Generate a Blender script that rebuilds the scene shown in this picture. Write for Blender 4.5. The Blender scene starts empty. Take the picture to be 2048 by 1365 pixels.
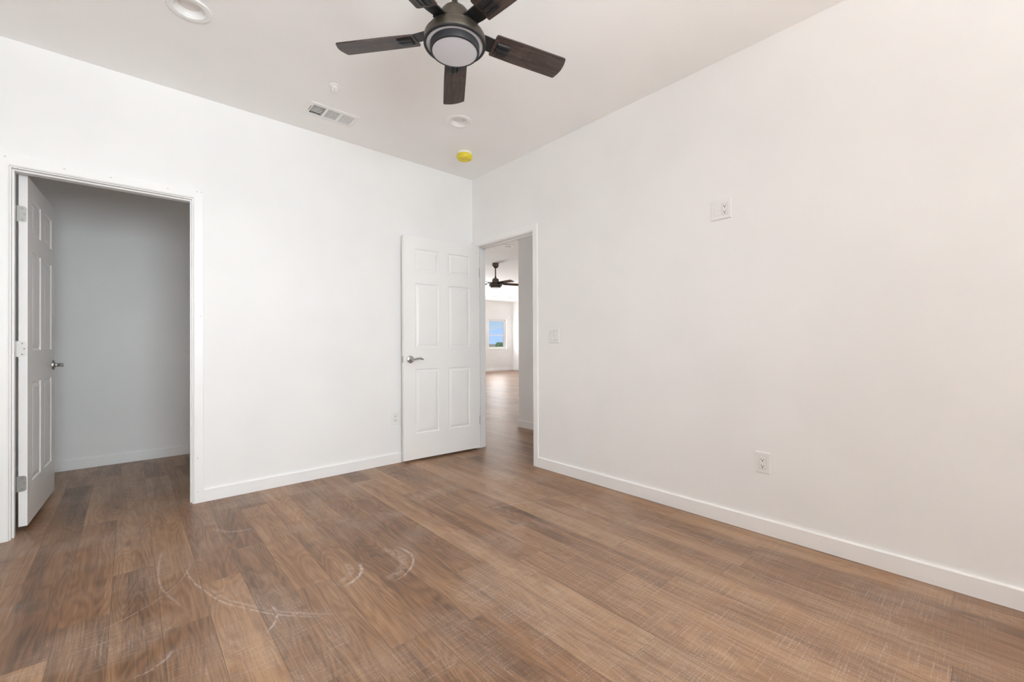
import bpy, math, random
from mathutils import Vector, Matrix

random.seed(7)
C = bpy.context.scene.collection
PI = math.pi
R = math.radians

# ------------------------------------------------------------------ camera
F_PX, PRINC_Y = 861.584, 684.078
YAW, ROLL, PITCH = 0.84568, 0.0044383, 0.0047923
CAM = Vector((-2.62154, -3.56483, 1.0556))
cam = bpy.data.cameras.new('camera')
cam.sensor_width = 36.0
cam.lens = 36.0 * F_PX / 2048.0
cam.shift_y = (PRINC_Y - 682.5) / 2048.0
cam.clip_start, cam.clip_end = 0.02, 9000
cam_ob = bpy.data.objects.new('camera', cam); C.objects.link(cam_ob)
_fw = Vector((math.cos(YAW), math.sin(YAW), 0)); _rt = Vector((math.sin(YAW), -math.cos(YAW), 0)); _z = Vector((0, 0, 1))
_up = -math.sin(PITCH) * _fw + math.cos(PITCH) * _z
_F = math.cos(PITCH) * _fw + math.sin(PITCH) * _z
_R = math.cos(ROLL) * _rt - math.sin(ROLL) * _up
_U = math.sin(ROLL) * _rt + math.cos(ROLL) * _up
m3 = Matrix((_R, _U, -_F)).transposed()
cam_ob.matrix_world = Matrix.Translation(CAM) @ m3.to_4x4()
bpy.context.scene.camera = cam_ob

# ------------------------------------------------------------------ world, sun, daylight, exposure
sc = bpy.context.scene
w = bpy.data.worlds.new('sky'); sc.world = w; w.use_nodes = True
nt = w.node_tree; nt.nodes.clear()
tc = nt.nodes.new('ShaderNodeTexCoord'); sx = nt.nodes.new('ShaderNodeSeparateXYZ')
rp = nt.nodes.new('ShaderNodeValToRGB'); bg = nt.nodes.new('ShaderNodeBackground'); wo = nt.nodes.new('ShaderNodeOutputWorld')
nt.links.new(tc.outputs['Generated'], sx.inputs[0]); nt.links.new(sx.outputs['Z'], rp.inputs[0])
rp.color_ramp.elements[0].position = 0.0; rp.color_ramp.elements[0].color = (0.80, 0.90, 1.0, 1)
rp.color_ramp.elements[1].position = 0.35; rp.color_ramp.elements[1].color = (0.26, 0.46, 0.90, 1)
e = rp.color_ramp.elements.new(0.05); e.color = (0.55, 0.74, 1.0, 1)
nt.links.new(rp.outputs[0], bg.inputs[0]); nt.links.new(bg.outputs[0], wo.inputs[0])
bg.inputs[1].default_value = 0.80

sun = bpy.data.lights.new('sun', 'SUN'); sun.energy = 2.6; sun.angle = R(0.5); sun.color = (1.0, 0.96, 0.9)
sun_ob = bpy.data.objects.new('sun', sun); C.objects.link(sun_ob)
sun_ob.rotation_euler = Vector((0.62, 0.0, -0.78)).to_track_quat('-Z', 'Y').to_euler()


def daylight(name, loc, direction, sx_, sy_, watts, col, spread=180):
    l = bpy.data.lights.new(name, 'AREA'); l.shape = 'RECTANGLE'; l.size, l.size_y = sx_, sy_
    l.energy = watts; l.color = col; l.spread = R(spread)
    o = bpy.data.objects.new(name, l); C.objects.link(o); o.location = loc
    o.rotation_euler = Vector(direction).to_track_quat('-Z', 'Z').to_euler()
    return o


# daylight at the bedroom and far windows, plus added fill lamps
daylight('daylight_bedroom_sky', (-2.30, -5.04, 1.50), (0, 1.0, 0.0), 1.45, 1.16, 26, (0.82, 0.94, 1.0), 92)
daylight('fill_bedroom_uplight', (-2.30, -5.035, 1.50), (0, 0.26, 0.965), 1.45, 1.10, 120, (1.0, 0.972, 0.948), 130)  # added uplight at the bedroom window, lifts the ceiling
daylight('daylight_great_room', (8.135, 9.42, 1.445), (0, -1, 0), 0.85, 1.12, 18, (1.0, 0.99, 0.98))
daylight('fill_great_room', (4.0, 9.42, 1.05), (0, -1, 0), 2.3, 1.95, 60, (0.90, 0.96, 1.0))  # added fill for the great room, set in a made-up unseen opening
daylight('fill_great_room_uplight', (4.0, 9.415, 1.05), (0, -0.75, 0.66), 2.3, 1.9, 350, (0.90, 0.96, 1.0))  # added uplight that brightens the great room ceiling

sc.view_settings.view_transform = 'Standard'
sc.view_settings.look = 'None'
sc.view_settings.exposure = 0.10
sc.view_settings.gamma = 1.0
sc.view_settings.use_curve_mapping = False
sc.cycles.max_bounces = 16
sc.cycles.diffuse_bounces = 12
sc.cycles.glossy_bounces = 6
sc.cycles.transparent_max_bounces = 12
sc.cycles.sample_clamp_indirect = 6.0
sc.cycles.use_denoising = True


# ------------------------------------------------------------------ node helpers
class G:
    def __init__(s, name):
        s.mat = bpy.data.materials.new(name); s.mat.use_nodes = True
        s.t = s.mat.node_tree; s.n = s.t.nodes; s.n.clear()
        s.out = s.n.new('ShaderNodeOutputMaterial'); s.b = s.n.new('ShaderNodeBsdfPrincipled')
        s.t.links.new(s.b.outputs[0], s.out.inputs[0])

    def put(s, v, sock):
        if isinstance(v, bpy.types.NodeSocket): s.t.links.new(v, sock)
        elif isinstance(v, (tuple, list)):
            sock.default_value = tuple(v) + ((1,) if len(v) == 3 and len(sock.default_value) == 4 else ())
        else: sock.default_value = v

    def m(s, op, a, b=0.0, c=0.0, clamp=False):
        n = s.n.new('ShaderNodeMath'); n.operation = op; n.use_clamp = clamp
        s.put(a, n.inputs[0]); s.put(b, n.inputs[1]); s.put(c, n.inputs[2])
        return n.outputs[0]

    def sstep(s, v, lo, hi, a=0.0, b=1.0):
        n = s.n.new('ShaderNodeMapRange'); n.interpolation_type = 'SMOOTHSTEP'
        s.put(v, n.inputs['Value']); s.put(lo, n.inputs['From Min']); s.put(hi, n.inputs['From Max'])
        s.put(a, n.inputs['To Min']); s.put(b, n.inputs['To Max'])
        return n.outputs[0]

    def xyz(s, x, y, z=0.0):
        n = s.n.new('ShaderNodeCombineXYZ'); s.put(x, n.inputs[0]); s.put(y, n.inputs[1]); s.put(z, n.inputs[2])
        return n.outputs[0]

    def pos(s, kind='Object'):
        n = s.n.new('ShaderNodeTexCoord'); q = s.n.new('ShaderNodeSeparateXYZ')
        s.t.links.new(n.outputs[kind], q.inputs[0]); return n.outputs[kind], q.outputs[0], q.outputs[1], q.outputs[2]

    def noise(s, vec, scale=1.0, detail=3.0, rough=0.5, dist=0.0):
        n = s.n.new('ShaderNodeTexNoise'); s.put(vec, n.inputs['Vector']); n.inputs['Scale'].default_value = scale
        n.inputs['Detail'].default_value = detail; n.inputs['Roughness'].default_value = rough; n.inputs['Distortion'].default_value = dist
        return n.outputs[0]

    def white(s, vec):
        n = s.n.new('ShaderNodeTexWhiteNoise'); n.noise_dimensions = '3D'; s.put(vec, n.inputs['Vector']); return n.outputs[0]

    def ramp(s, v, stops):
        n = s.n.new('ShaderNodeValToRGB'); s.put(v, n.inputs[0]); el = n.color_ramp.elements
        el[0].position, el[0].color = stops[0][0], tuple(stops[0][1]) + (1,)
        el[1].position, el[1].color = stops[-1][0], tuple(stops[-1][1]) + (1,)
        for p, c in stops[1:-1]:
            k = el.new(p); k.color = tuple(c) + (1,)
        return n.outputs[0]

    def mix(s, f, a, b, mode='MIX'):
        n = s.n.new('ShaderNodeMix'); n.data_type = 'RGBA'; n.blend_type = mode
        s.put(f, n.inputs[0]); s.put(a, n.inputs[6]); s.put(b, n.inputs[7]); return n.outputs[2]

    def bump(s, h, strength=0.2, dist=0.002):
        n = s.n.new('ShaderNodeBump'); n.inputs['Strength'].default_value = strength; n.inputs['Distance'].default_value = dist
        s.put(h, n.inputs['Height']); s.t.links.new(n.outputs[0], s.b.inputs['Normal'])

    def set(s, **k):
        for a, v in k.items(): s.put(v, s.b.inputs[a.replace('_', ' ')])
        return s.mat


def paint(name, col, rough=0.6, bump=0.05, scale=260.0, spec=0.3):
    g = G(name); p, x, y, z = g.pos()
    n = g.noise(p, scale, 3, 0.55)
    big = g.noise(p, 1.7, 2, 0.5)
    c = g.mix(g.sstep(big, 0.35, 0.65), [v * 0.985 for v in col], [min(1, v * 1.012) for v in col])
    g.bump(n, bump, 0.0015)
    g.set(Base_Color=c, Roughness=rough)
    g.b.inputs['Specular IOR Level'].default_value = spec
    return g.mat


def plain(name, col, rough=0.4, metal=0.0, var=0.05, scale=60.0, spec=0.5):
    g = G(name); p, x, y, z = g.pos()
    n = g.noise(p, scale, 3, 0.55)
    c = g.mix(n, [v * (1 - var) for v in col], [min(1, v * (1 + var)) for v in col])
    g.set(Base_Color=c, Roughness=rough, Metallic=metal)
    g.b.inputs['Specular IOR Level'].default_value = spec
    return g.mat


M = {}
M['wall'] = paint('wall_paint', (0.895, 0.895, 0.892), 0.7, 0.07)
M['ceiling'] = paint('ceiling_paint', (0.945, 0.940, 0.933), 0.8, 0.10, 180)
M['trim'] = paint('trim_paint', (0.915, 0.914, 0.910), 0.38, 0.02, 120, 0.45)
M['door'] = paint('door_paint', (0.915, 0.914, 0.910), 0.34, 0.05, 90, 0.45)
M['plastic'] = plain('white_plastic', (0.86, 0.855, 0.845), 0.32, 0, 0.015)
M['slot'] = plain('slot_dark', (0.012, 0.012, 0.012), 0.6)
M['gap'] = plain('device_seam', (0.42, 0.42, 0.41), 0.6)
M['nickel'] = plain('satin_nickel', (0.50, 0.49, 0.47), 0.28, 1.0, 0.12, 140)
M['hinge_nickel'] = plain('hinge_steel', (0.40, 0.39, 0.37), 0.45, 1.0, 0.12, 90)
M['hinge_paint'] = plain('overpainted_hinge', (0.82, 0.81, 0.79), 0.4, 0, 0.03, 200)
M['screw'] = plain('screw_head', (0.30, 0.29, 0.28), 0.4, 1.0)
M['bronze'] = plain('oiled_bronze', (0.115, 0.098, 0.078), 0.42, 0.85, 0.15, 60)
M['black'] = plain('black_bracket', (0.014, 0.014, 0.015), 0.42, 0.0, 0.2, 60, 0.4)
M['rim'] = plain('dark_rim', (0.026, 0.026, 0.029), 0.5, 0.0, 0.1, 60, 0.35)
M['lens'] = plain('frosted_lens', (0.66, 0.675, 0.72), 0.5, 0, 0.02, 20)
M['canlens'] = plain('can_lens', (0.86, 0.85, 0.83), 0.5, 0, 0.02)
M['duct'] = plain('duct_dark', (0.07, 0.066, 0.06), 0.7)
M['dent'] = plain('nail_dent', (0.36, 0.35, 0.335), 0.7)
M['gasket'] = plain('closet_gap', (0.30, 0.29, 0.27), 0.7)


def glass_mat():
    g = G('window_glass'); g.n.remove(g.b)
    tr = g.n.new('ShaderNodeBsdfTransparent'); gl = g.n.new('ShaderNodeBsdfGlossy'); mx = g.n.new('ShaderNodeMixShader')
    fr = g.n.new('ShaderNodeFresnel'); fr.inputs[0].default_value = 1.25
    gl.inputs['Roughness'].default_value = 0.02; tr.inputs[0].default_value = (0.96, 0.985, 0.98, 1)
    g.t.links.new(fr.outputs[0], mx.inputs[0]); g.t.links.new(tr.outputs[0], mx.inputs[1]); g.t.links.new(gl.outputs[0], mx.inputs[2])
    g.t.links.new(mx.outputs[0], g.out.inputs[0]); return g.mat


M['glass'] = glass_mat()


def yellow_mat():
    g = G('yellow_dust_cover'); p, x, y, z = g.pos()
    n = g.noise(g.xyz(g.m('MULTIPLY', x, 30), g.m('MULTIPLY', y, 70), g.m('MULTIPLY', z, 120)), 1.0, 3, 0.6, 1.2)
    c = g.ramp(n, [(0.3, (0.74, 0.50, 0.005)), (0.5, (0.80, 0.66, 0.02)), (0.68, (0.86, 0.80, 0.17))])
    g.bump(n, 0.6, 0.004)
    g.set(Base_Color=c, Roughness=0.28)
    return g.mat


M['yellow'] = yellow_mat()


def walnut_mat():
    g = G('walnut_blade'); p, x, y, z = g.pos()
    v = g.xyz(g.m('MULTIPLY', x, 5), g.m('MULTIPLY', y, 60), g.m('MULTIPLY', z, 5))
    n = g.noise(v, 1.0, 5, 0.6, 0.8)
    k = g.noise(g.xyz(g.m('MULTIPLY', x, 5), g.m('MULTIPLY', y, 16), 3.0), 1.0, 2, 0.5, 0.5)
    rings = g.m('FRACT', g.m('MULTIPLY', k, 7.0))
    f = g.m('ADD', g.m('MULTIPLY', n, 0.88), g.m('MULTIPLY', rings, 0.12))
    c = g.ramp(f, [(0.30, (0.020, 0.013, 0.011)), (0.5, (0.052, 0.035, 0.030)), (0.72, (0.105, 0.074, 0.062))])
    g.bump(f, 0.15, 0.001)
    g.set(Base_Color=c, Roughness=0.42)
    return g.mat


M['walnut'] = walnut_mat()


def floor_mat():
    g = G('vinyl_plank'); p, x, y, z = g.pos()
    W, L = 0.1475, 1.22
    u = g.m('DIVIDE', g.m('ADD', x, 0.026 + 40 * W), W)
    row = g.m('FLOOR', u); fu = g.m('SUBTRACT', u, row)
    off = g.m('MULTIPLY', g.white(g.xyz(row, 3.7, 1.0)), L)
    vv = g.m('DIVIDE', g.m('ADD', g.m('ADD', y, 60.0), off), L)
    col = g.m('FLOOR', vv); fv = g.m('SUBTRACT', vv, col)
    rnd = g.white(g.xyz(row, col, 0.3)); rnd2 = g.white(g.xyz(row, col, 7.9))
    sh = g.m('MULTIPLY', rnd, 37.0); sh2 = g.m('MULTIPLY', rnd2, 23.0)
    xo = g.m('ADD', x, sh); yo = g.m('ADD', y, sh2)
    # cathedral figure: contour lines of a stretched noise
    k = g.noise(g.xyz(g.m('MULTIPLY', xo, 9.0), g.m('MULTIPLY', yo, 1.25), sh), 1.0, 1.5, 0.45, 0.35)
    ring = g.m('ABSOLUTE', g.m('SUBTRACT', g.m('FRACT', g.m('MULTIPLY', k, 17.0)), 0.5))
    ring = g.sstep(ring, 0.02, 0.45)
    grain = g.noise(g.xyz(g.m('MULTIPLY', xo, 95.0), g.m('MULTIPLY', yo, 3.2), sh2), 1.0, 4, 0.65, 0.25)
    fine = g.noise(g.xyz(g.m('MULTIPLY', xo, 330.0), g.m('MULTIPLY', yo, 9.0), sh), 1.0, 3, 0.6)
    band = g.noise(g.xyz(g.m('MULTIPLY', xo, 12.0), g.m('MULTIPLY', yo, 1.0), sh2), 1.0, 3, 0.55, 0.3)
    f = g.m('MULTIPLY', g.m('SUBTRACT', rnd, 0.5), 0.34)
    f = g.m('ADD', f, g.m('MULTIPLY', g.m('SUBTRACT', band, 0.5), 0.98))
    f = g.m('ADD', f, g.m('MULTIPLY', g.m('SUBTRACT', grain, 0.5), 0.62))
    f = g.m('ADD', f, g.m('MULTIPLY', g.m('SUBTRACT', ring, 0.5), 0.15))
    f = g.m('ADD', f, g.m('MULTIPLY', g.m('SUBTRACT', fine, 0.5), 0.40))
    f = g.m('ADD', f, 0.5)
    c = g.ramp(f, [(0.12, (0.088, 0.045, 0.023)), (0.36, (0.168, 0.086, 0.042)), (0.58, (0.250, 0.136, 0.069)), (0.85, (0.350, 0.208, 0.112))])
    warm = g.mix(rnd2, (1.05, 1.0, 0.93), (0.97, 1.0, 1.06))
    c = g.mix(1.0, c, warm, 'MULTIPLY')
    # knots
    vo = g.n.new('ShaderNodeTexVoronoi'); vo.inputs['Scale'].default_value = 1.0
    g.put(g.xyz(g.m('MULTIPLY', xo, 5.5), g.m('MULTIPLY', yo, 1.7), 0.0), vo.inputs['Vector']); vo.voronoi_dimensions = '3D'
    kd = g.m('ADD', vo.outputs['Distance'], g.m('MULTIPLY', g.m('SUBTRACT', grain, 0.5), 0.1))
    knot = g.m('MULTIPLY', g.sstep(kd, 0.02, 0.13, 1, 0), g.sstep(rnd2, 0.45, 0.5))
    c = g.mix(g.m('MULTIPLY', knot, 0.75), c, (0.045, 0.026, 0.018))
    # saw-mark texture and pale construction dust
    saw = g.noise(g.xyz(g.m('MULTIPLY', x, 5.0), g.m('MULTIPLY', y, 300.0), 0), 1.0, 2, 0.6)
    saw2 = g.noise(g.xyz(g.m('MULTIPLY', xo, 260.0), g.m('MULTIPLY', y, 5.0), 0), 1.0, 2, 0.6)
    cross = g.m('MAXIMUM', g.sstep(saw, 0.52, 0.66), g.m('MULTIPLY', g.sstep(saw2, 0.53, 0.68), 0.9))
    speck = g.noise(p, 140.0, 2, 0.7)
    patch = g.noise(g.xyz(x, y, 4.2), 2.1, 4, 0.6, 0.4)
    dx = g.m('SUBTRACT', x, -0.95); dy = g.m('SUBTRACT', y, -2.85)
    zone = g.sstep(g.m('SQRT', g.m('ADD', g.m('MULTIPLY', dx, dx), g.m('MULTIPLY', g.m('MULTIPLY', dy, dy), 0.6))), 0.35, 1.05, 1, 0)
    pz = g.m('ADD', g.sstep(patch, 0.44, 0.66), g.m('MULTIPLY', zone, 0.8), clamp=True)
    dust = g.m('MULTIPLY', g.m('MULTIPLY', cross, pz), g.sstep(speck, 0.36, 0.60))
    c = g.mix(g.m('MULTIPLY', dust, 0.58), c, (0.56, 0.48, 0.43))
    c = g.mix(g.m('MULTIPLY', pz, 0.17), c, (0.42, 0.32, 0.25))
    # wiped arcs of dried dust
    wob = g.m('MULTIPLY', g.m('SUBTRACT', g.noise(p, 5.0, 1, 0.4), 0.5), 0.022)
    arcs = None
    for cx, cy, r, dxx, dyy, cosw, hw, st in ((-1.94, -1.52, 0.145, 0.8, -0.6, 0.62, 0.010, 0.95), (-1.94, -1.52, 0.10, 0.8, -0.6, 0.3, 0.022, 0.35),
                                              (-1.77, -1.57, 0.205, 0.9, -0.45, 0.5, 0.008, 0.75), (-1.77, -1.57, 0.16, 0.9, -0.35, 0.25, 0.03, 0.35),
                                              (-1.30, -1.00, 1.125, -0.92, -0.38, 0.90, 0.006, 0.65), (-1.30, -1.00, 1.105, -0.85, -0.52, 0.94, 0.010, 0.35),
                                              (-1.30, -1.00, 1.225, -1.0, -0.05, 0.95, 0.006, 0.45), (-2.33, -1.66, 0.14, 0.95, -0.3, 0.75, 0.007, 0.8),
                                              (-2.62, -1.62, 0.12, 0.6, -0.8, 0.8, 0.008, 0.7), (-2.1, -0.55, 0.16, -0.7, -0.7, 0.6, 0.02, 0.35),
                                              (-2.9, -0.9, 0.5, 0.8, -0.6, 0.8, 0.006, 0.35), (-0.95, -2.0, 0.6, 0.3, 0.95, 0.9, 0.01, 0.3)):
        ax = g.m('SUBTRACT', x, cx); ay = g.m('SUBTRACT', y, cy)
        d = g.m('SQRT', g.m('ADD', g.m('MULTIPLY', ax, ax), g.m('MULTIPLY', ay, ay)))
        ln = math.hypot(dxx, dyy)
        ca = g.m('DIVIDE', g.m('ADD', g.m('MULTIPLY', ax, dxx / ln), g.m('MULTIPLY', ay, dyy / ln)), g.m('ADD', d, 0.001))
        bandv = g.sstep(g.m('ABSOLUTE', g.m('ADD', g.m('SUBTRACT', d, r), wob)), hw * 0.3, hw, 1, 0)
        a = g.m('MULTIPLY', g.m('MULTIPLY', bandv, g.sstep(ca, cosw, cosw + (1 - cosw) * 0.6)), st)
        arcs = a if arcs is None else g.m('MAXIMUM', arcs, a)
    brk = g.noise(p, 38.0, 3, 0.65)
    c = g.mix(g.m('MULTIPLY', g.m('MULTIPLY', arcs, g.sstep(brk, 0.36, 0.56)), 0.62), c, (0.58, 0.52, 0.49))
    # seams
    eu = g.m('MULTIPLY', g.m('MINIMUM', fu, g.m('SUBTRACT', 1.0, fu)), W)
    ev = g.m('MULTIPLY', g.m('MINIMUM', fv, g.m('SUBTRACT', 1.0, fv)), L)
    edge = g.m('MINIMUM', eu, ev)
    seam = g.sstep(edge, 0.0004, 0.0016, 1, 0)
    c = g.mix(g.m('MULTIPLY', seam, 0.55), c, (0.06, 0.035, 0.022))
    h = g.m('SUBTRACT', g.m('ADD', g.m('MULTIPLY', grain, 0.5), g.m('MULTIPLY', saw, 0.3)), g.m('MULTIPLY', seam, 1.5))
    g.bump(h, 0.22, 0.0012)
    rough = g.m('ADD', 0.36, g.m('MULTIPLY', dust, 0.25))
    g.set(Base_Color=c, Roughness=rough)
    g.b.inputs['Specular IOR Level'].default_value = 0.42
    return g.mat


M['floor'] = floor_mat()


def ground_mat():
    g = G('desert_ground'); p, x, y, z = g.pos()
    n = g.noise(p, 0.12, 4, 0.6); n2 = g.noise(p, 0.9, 3, 0.6)
    c = g.ramp(g.m('ADD', g.m('MULTIPLY', n, 0.6), g.m('MULTIPLY', n2, 0.4)), [(0.38, (0.14, 0.17, 0.075)), (0.5, (0.34, 0.27, 0.16)), (0.62, (0.45, 0.36, 0.23))])
    g.set(Base_Color=c, Roughness=0.95); return g.mat


M['ground'] = ground_mat()
M['shrub'] = plain('shrub_leaves', (0.13, 0.20, 0.085), 0.8, 0, 0.4, 3.0)
M['mountain'] = plain('hazy_mountain', (0.47, 0.585, 0.74), 0.95, 0, 0.08, 0.01, 0.0)  # distance haze is put into the pale blue base colour


# ------------------------------------------------------------------ mesh helpers
class MB:
    def __init__(s): s.v = []; s.f = []; s.mi = []; s.T = Matrix.Identity(4); s.cur = 0

    def add(s, vs, fs):
        b = len(s.v); s.v += [tuple(s.T @ Vector(p)) for p in vs]
        for f in fs: s.f.append(tuple(b + i for i in f)); s.mi.append(s.cur)

    def box(s, a, b):
        x0, y0, z0 = a; x1, y1, z1 = b
        s.add([(x0, y0, z0), (x1, y0, z0), (x1, y1, z0), (x0, y1, z0), (x0, y0, z1), (x1, y0, z1), (x1, y1, z1), (x0, y1, z1)],
              [(0, 3, 2, 1), (4, 5, 6, 7), (0, 1, 5, 4), (1, 2, 6, 5), (2, 3, 7, 6), (3, 0, 4, 7)])

    def bevbox(s, a, b, r):
        """box whose +z face is chamfered by r"""
        x0, y0, z0 = a; x1, y1, z1 = b
        s.add([(x0, y0, z0), (x1, y0, z0), (x1, y1, z0), (x0, y1, z0), (x0, y0, z1 - r), (x1, y0, z1 - r), (x1, y1, z1 - r), (x0, y1, z1 - r),
               (x0 + r, y0 + r, z1), (x1 - r, y0 + r, z1), (x1 - r, y1 - r, z1), (x0 + r, y1 - r, z1)],
              [(0, 3, 2, 1), (0, 1, 5, 4), (1, 2, 6, 5), (2, 3, 7, 6), (3, 0, 4, 7), (4, 5, 9, 8), (5, 6, 10, 9), (6, 7, 11, 10), (7, 4, 8, 11), (8, 9, 10, 11)])

    def prism(s, poly, z0, z1):
        n = len(poly)
        s.add([(x, y, z0) for x, y in poly] + [(x, y, z1) for x, y in poly],
              [tuple(range(n))[::-1], tuple(range(n, 2 * n))] + [(i, (i + 1) % n, n + (i + 1) % n, n + i) for i in range(n)])

    def lathe(s, prof, seg=48, cap0=True, cap1=True):
        """profile of (radius, z) about the z axis"""
        vs = []; fs = []
        for r, z in prof:
            for k in range(seg):
                a = 2 * PI * k / seg; vs.append((r * math.cos(a), r * math.sin(a), z))
        for i in range(len(prof) - 1):
            for k in range(seg):
                k2 = (k + 1) % seg
                fs.append((i * seg + k, i * seg + k2, (i + 1) * seg + k2, (i + 1) * seg + k))
        if cap0: fs.append(tuple(range(seg))[::-1])
        if cap1: fs.append(tuple((len(prof) - 1) * seg + k for k in range(seg)))
        s.add(vs, fs)

    def tube(s, pts, rads, seg=14, flat=1.0):
        """swept tube; flat scales the section along z"""
        vs = []; fs = []; n = len(pts)
        for i, p in enumerate(pts):
            p = Vector(p); d = (Vector(pts[min(i + 1, n - 1)]) - Vector(pts[max(i - 1, 0)])).normalized()
            ref = Vector((0, 0, 1)) if abs(d.z) < 0.9 else Vector((0, 1, 0))
            a = d.cross(ref).normalized(); b = a.cross(d).normalized()
            for k in range(seg):
                t = 2 * PI * k / seg; q = p + a * rads[i] * math.cos(t) + b * rads[i] * flat * math.sin(t)
                vs.append(tuple(q))
        for i in range(n - 1):
            for k in range(seg):
                k2 = (k + 1) % seg; fs.append((i * seg + k, i * seg + k2, (i + 1) * seg + k2, (i + 1) * seg + k))
        fs.append(tuple(range(seg))[::-1]); fs.append(tuple((n - 1) * seg + k for k in range(seg)))
        s.add(vs, fs)

    def build(s, name, mats, parent=None, smooth=None, label=None):
        me = bpy.data.meshes.new(name); me.from_pydata(s.v, [], s.f)
        mats = mats if isinstance(mats, (list, tuple)) else [mats]
        for m_ in mats: me.materials.append(m_)
        for p, i in zip(me.polygons, s.mi): p.material_index = i
        me.validate(); me.update()
        import bmesh
        bm = bmesh.new(); bm.from_mesh(me); bmesh.ops.recalc_face_normals(bm, faces=bm.faces); bm.to_mesh(me); bm.free()
        if smooth is not None:
            for p in me.polygons: p.use_smooth = True
            me.set_sharp_from_angle(angle=R(smooth))
        o = bpy.data.objects.new(name, me); C.objects.link(o)
        if parent is not None: o.parent = parent
        if label: o['label'] = label
        return o


def tag(o, label, cat, group=None, kind=None):
    o['label'] = label; o['category'] = cat
    if group: o['group'] = group
    if kind: o['kind'] = kind
    return o


def empty(name, loc=(0, 0, 0), rotz=0.0):
    o = bpy.data.objects.new(name, None); C.objects.link(o); o.location = loc; o.rotation_euler = (0, 0, rotz)
    o.empty_display_size = 0.1
    return o


def boxes(name, mat, lst, label, cat):
    b = MB()
    for a, c in lst: b.box(a, c)
    return tag(b.build(name, mat), label, cat, kind='structure')


# ------------------------------------------------------------------ room shell
H = 2.733
XW, YW = -4.05, -5.00            # bedroom extents
FX, FY = 8.883, 9.395            # far corner of the great room
T = 0.115                        # partition thickness
HEAD = 2.032                     # underside of the door heads
CX0, CX1 = -3.108, -2.3125        # closet opening
DY0, DY1 = -0.060, -0.884        # bedroom door opening
RO = 0.018                       # jamb board
CB = 1.672                       # closet back wall

boxes('floor', M['floor'], [((XW - 0.2, YW - 0.2, -0.05), (FX + 0.2, FY + 0.2, 0.0))],
      'brown wood plank floor with pale dust scuffs', 'floor')

# ceiling: grid with openings for recessed cans and the air register
CANS = [(-2.401, -0.908), (-0.768, -0.886)]
CANS2 = [(2.22, 1.98), (7.70, 8.21)]
VENT = (-1.524, -0.354, 0.150, 0.072)
VENT2 = (7.02, 8.24, 0.150, 0.072)
holes = [(cx - 0.058, cx + 0.058, cy - 0.058, cy + 0.058) for cx, cy in CANS + CANS2]
for V in (VENT, VENT2): holes.append((V[0] - V[2], V[0] + V[2], V[1] - V[3], V[1] + V[3]))
xs = sorted({XW - 0.2, FX + 0.2} | {h[0] for h in holes} | {h[1] for h in holes})
ys = sorted({YW - 0.2, FY + 0.2} | {h[2] for h in holes} | {h[3] for h in holes})
b = MB()
for i in range(len(xs) - 1):
    for j in range(len(ys) - 1):
        mx, my = (xs[i] + xs[i + 1]) / 2, (ys[j] + ys[j + 1]) / 2
        if any(h[0] < mx < h[1] and h[2] < my < h[3] for h in holes): continue
        b.box((xs[i], ys[j], H), (xs[i + 1], ys[j + 1], H + 0.012))
tag(b.build('ceiling', M['ceiling']), 'flat white painted ceiling', 'ceiling', kind='structure')

boxes('wall_left', M['wall'], [((XW, 0, 0), (CX0 - RO, T, H)), ((CX0 - RO, 0, HEAD + RO), (CX1 + RO, T, H)), ((CX1 + RO, 0, 0), (0, T, H))],
      'white wall on the left holding the closet opening', 'wall')
boxes('wall_right', M['wall'], [((0, YW, 0), (T, DY1 - RO, H)), ((0, DY1 - RO, HEAD + RO), (T, DY0 + RO, H)), ((0, DY0 + RO, 0), (T, 1.9, H))],
      'long white wall on the right with the bedroom doorway', 'wall')
boxes('wall_window_side', M['wall'], [((XW, YW - 0.14, 0), (-3.05, YW, H)), ((-1.55, YW - 0.14, 0), (T, YW, H)), ((-3.05, YW - 0.14, 0), (-1.55, YW, 0.90)), ((-3.05, YW - 0.14, 2.10), (-1.55, YW, H))],
      'white bedroom wall behind the camera with the window', 'wall')
boxes('wall_camera_side', M['wall'], [((XW - 0.12, YW - 0.14, 0), (XW, T, H))], 'white bedroom wall on the near left side', 'wall')
boxes('wall_closet_back', M['wall'], [((-3.72, CB, 0), (-1.45, CB + T, H))], 'shadowed grey white back wall inside the closet', 'wall')
boxes('wall_closet_left', M['wall'], [((-3.72, T, 0), (-3.60, CB, H))], 'closet side wall hidden behind the closet door', 'wall')
boxes('wall_closet_right', M['wall'], [((-1.57, T, 0), (-1.45, CB, H))], 'closet side wall right of the closet opening', 'wall')
boxes('wall_hall', M['wall'], [((1.085, -2.5, 0), (1.20, 0.49, H)), ((1.20, 0.375, 0), (FX, 0.49, H)), ((T, -2.62, 0), (1.20, -2.5, H))],
      'shaded grey wall end seen through the bedroom doorway', 'wall')
boxes('wall_great_room_west', M['wall'], [((-1.45, 1.787, 0), (T, 1.90, H)), ((-1.57, 1.787, 0), (-1.45, FY, H))], 'unseen left walls of the great room', 'wall')
WX0, WX1, WZ0, WZ1 = 7.690, 8.575, 0.865, 2.020
boxes('wall_far', M['wall'], [((-1.57, FY, 0), (2.8, FY + 0.15, H)), ((2.8, FY, 2.08), (5.2, FY + 0.15, H)), ((5.2, FY, 0), (WX0, FY + 0.15, H)),
                              ((WX0, FY, 0), (WX1, FY + 0.15, WZ0)), ((WX0, FY, WZ1), (WX1, FY + 0.15, H)), ((WX1, FY, 0), (FX + 0.15, FY + 0.15, H))],
      'far white great room wall with the small window', 'wall')
boxes('wall_far_right', M['wall'], [((FX, 0.375, 0), (FX + 0.15, FY, H))], 'far white great room wall right of the window corner', 'wall')


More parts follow.
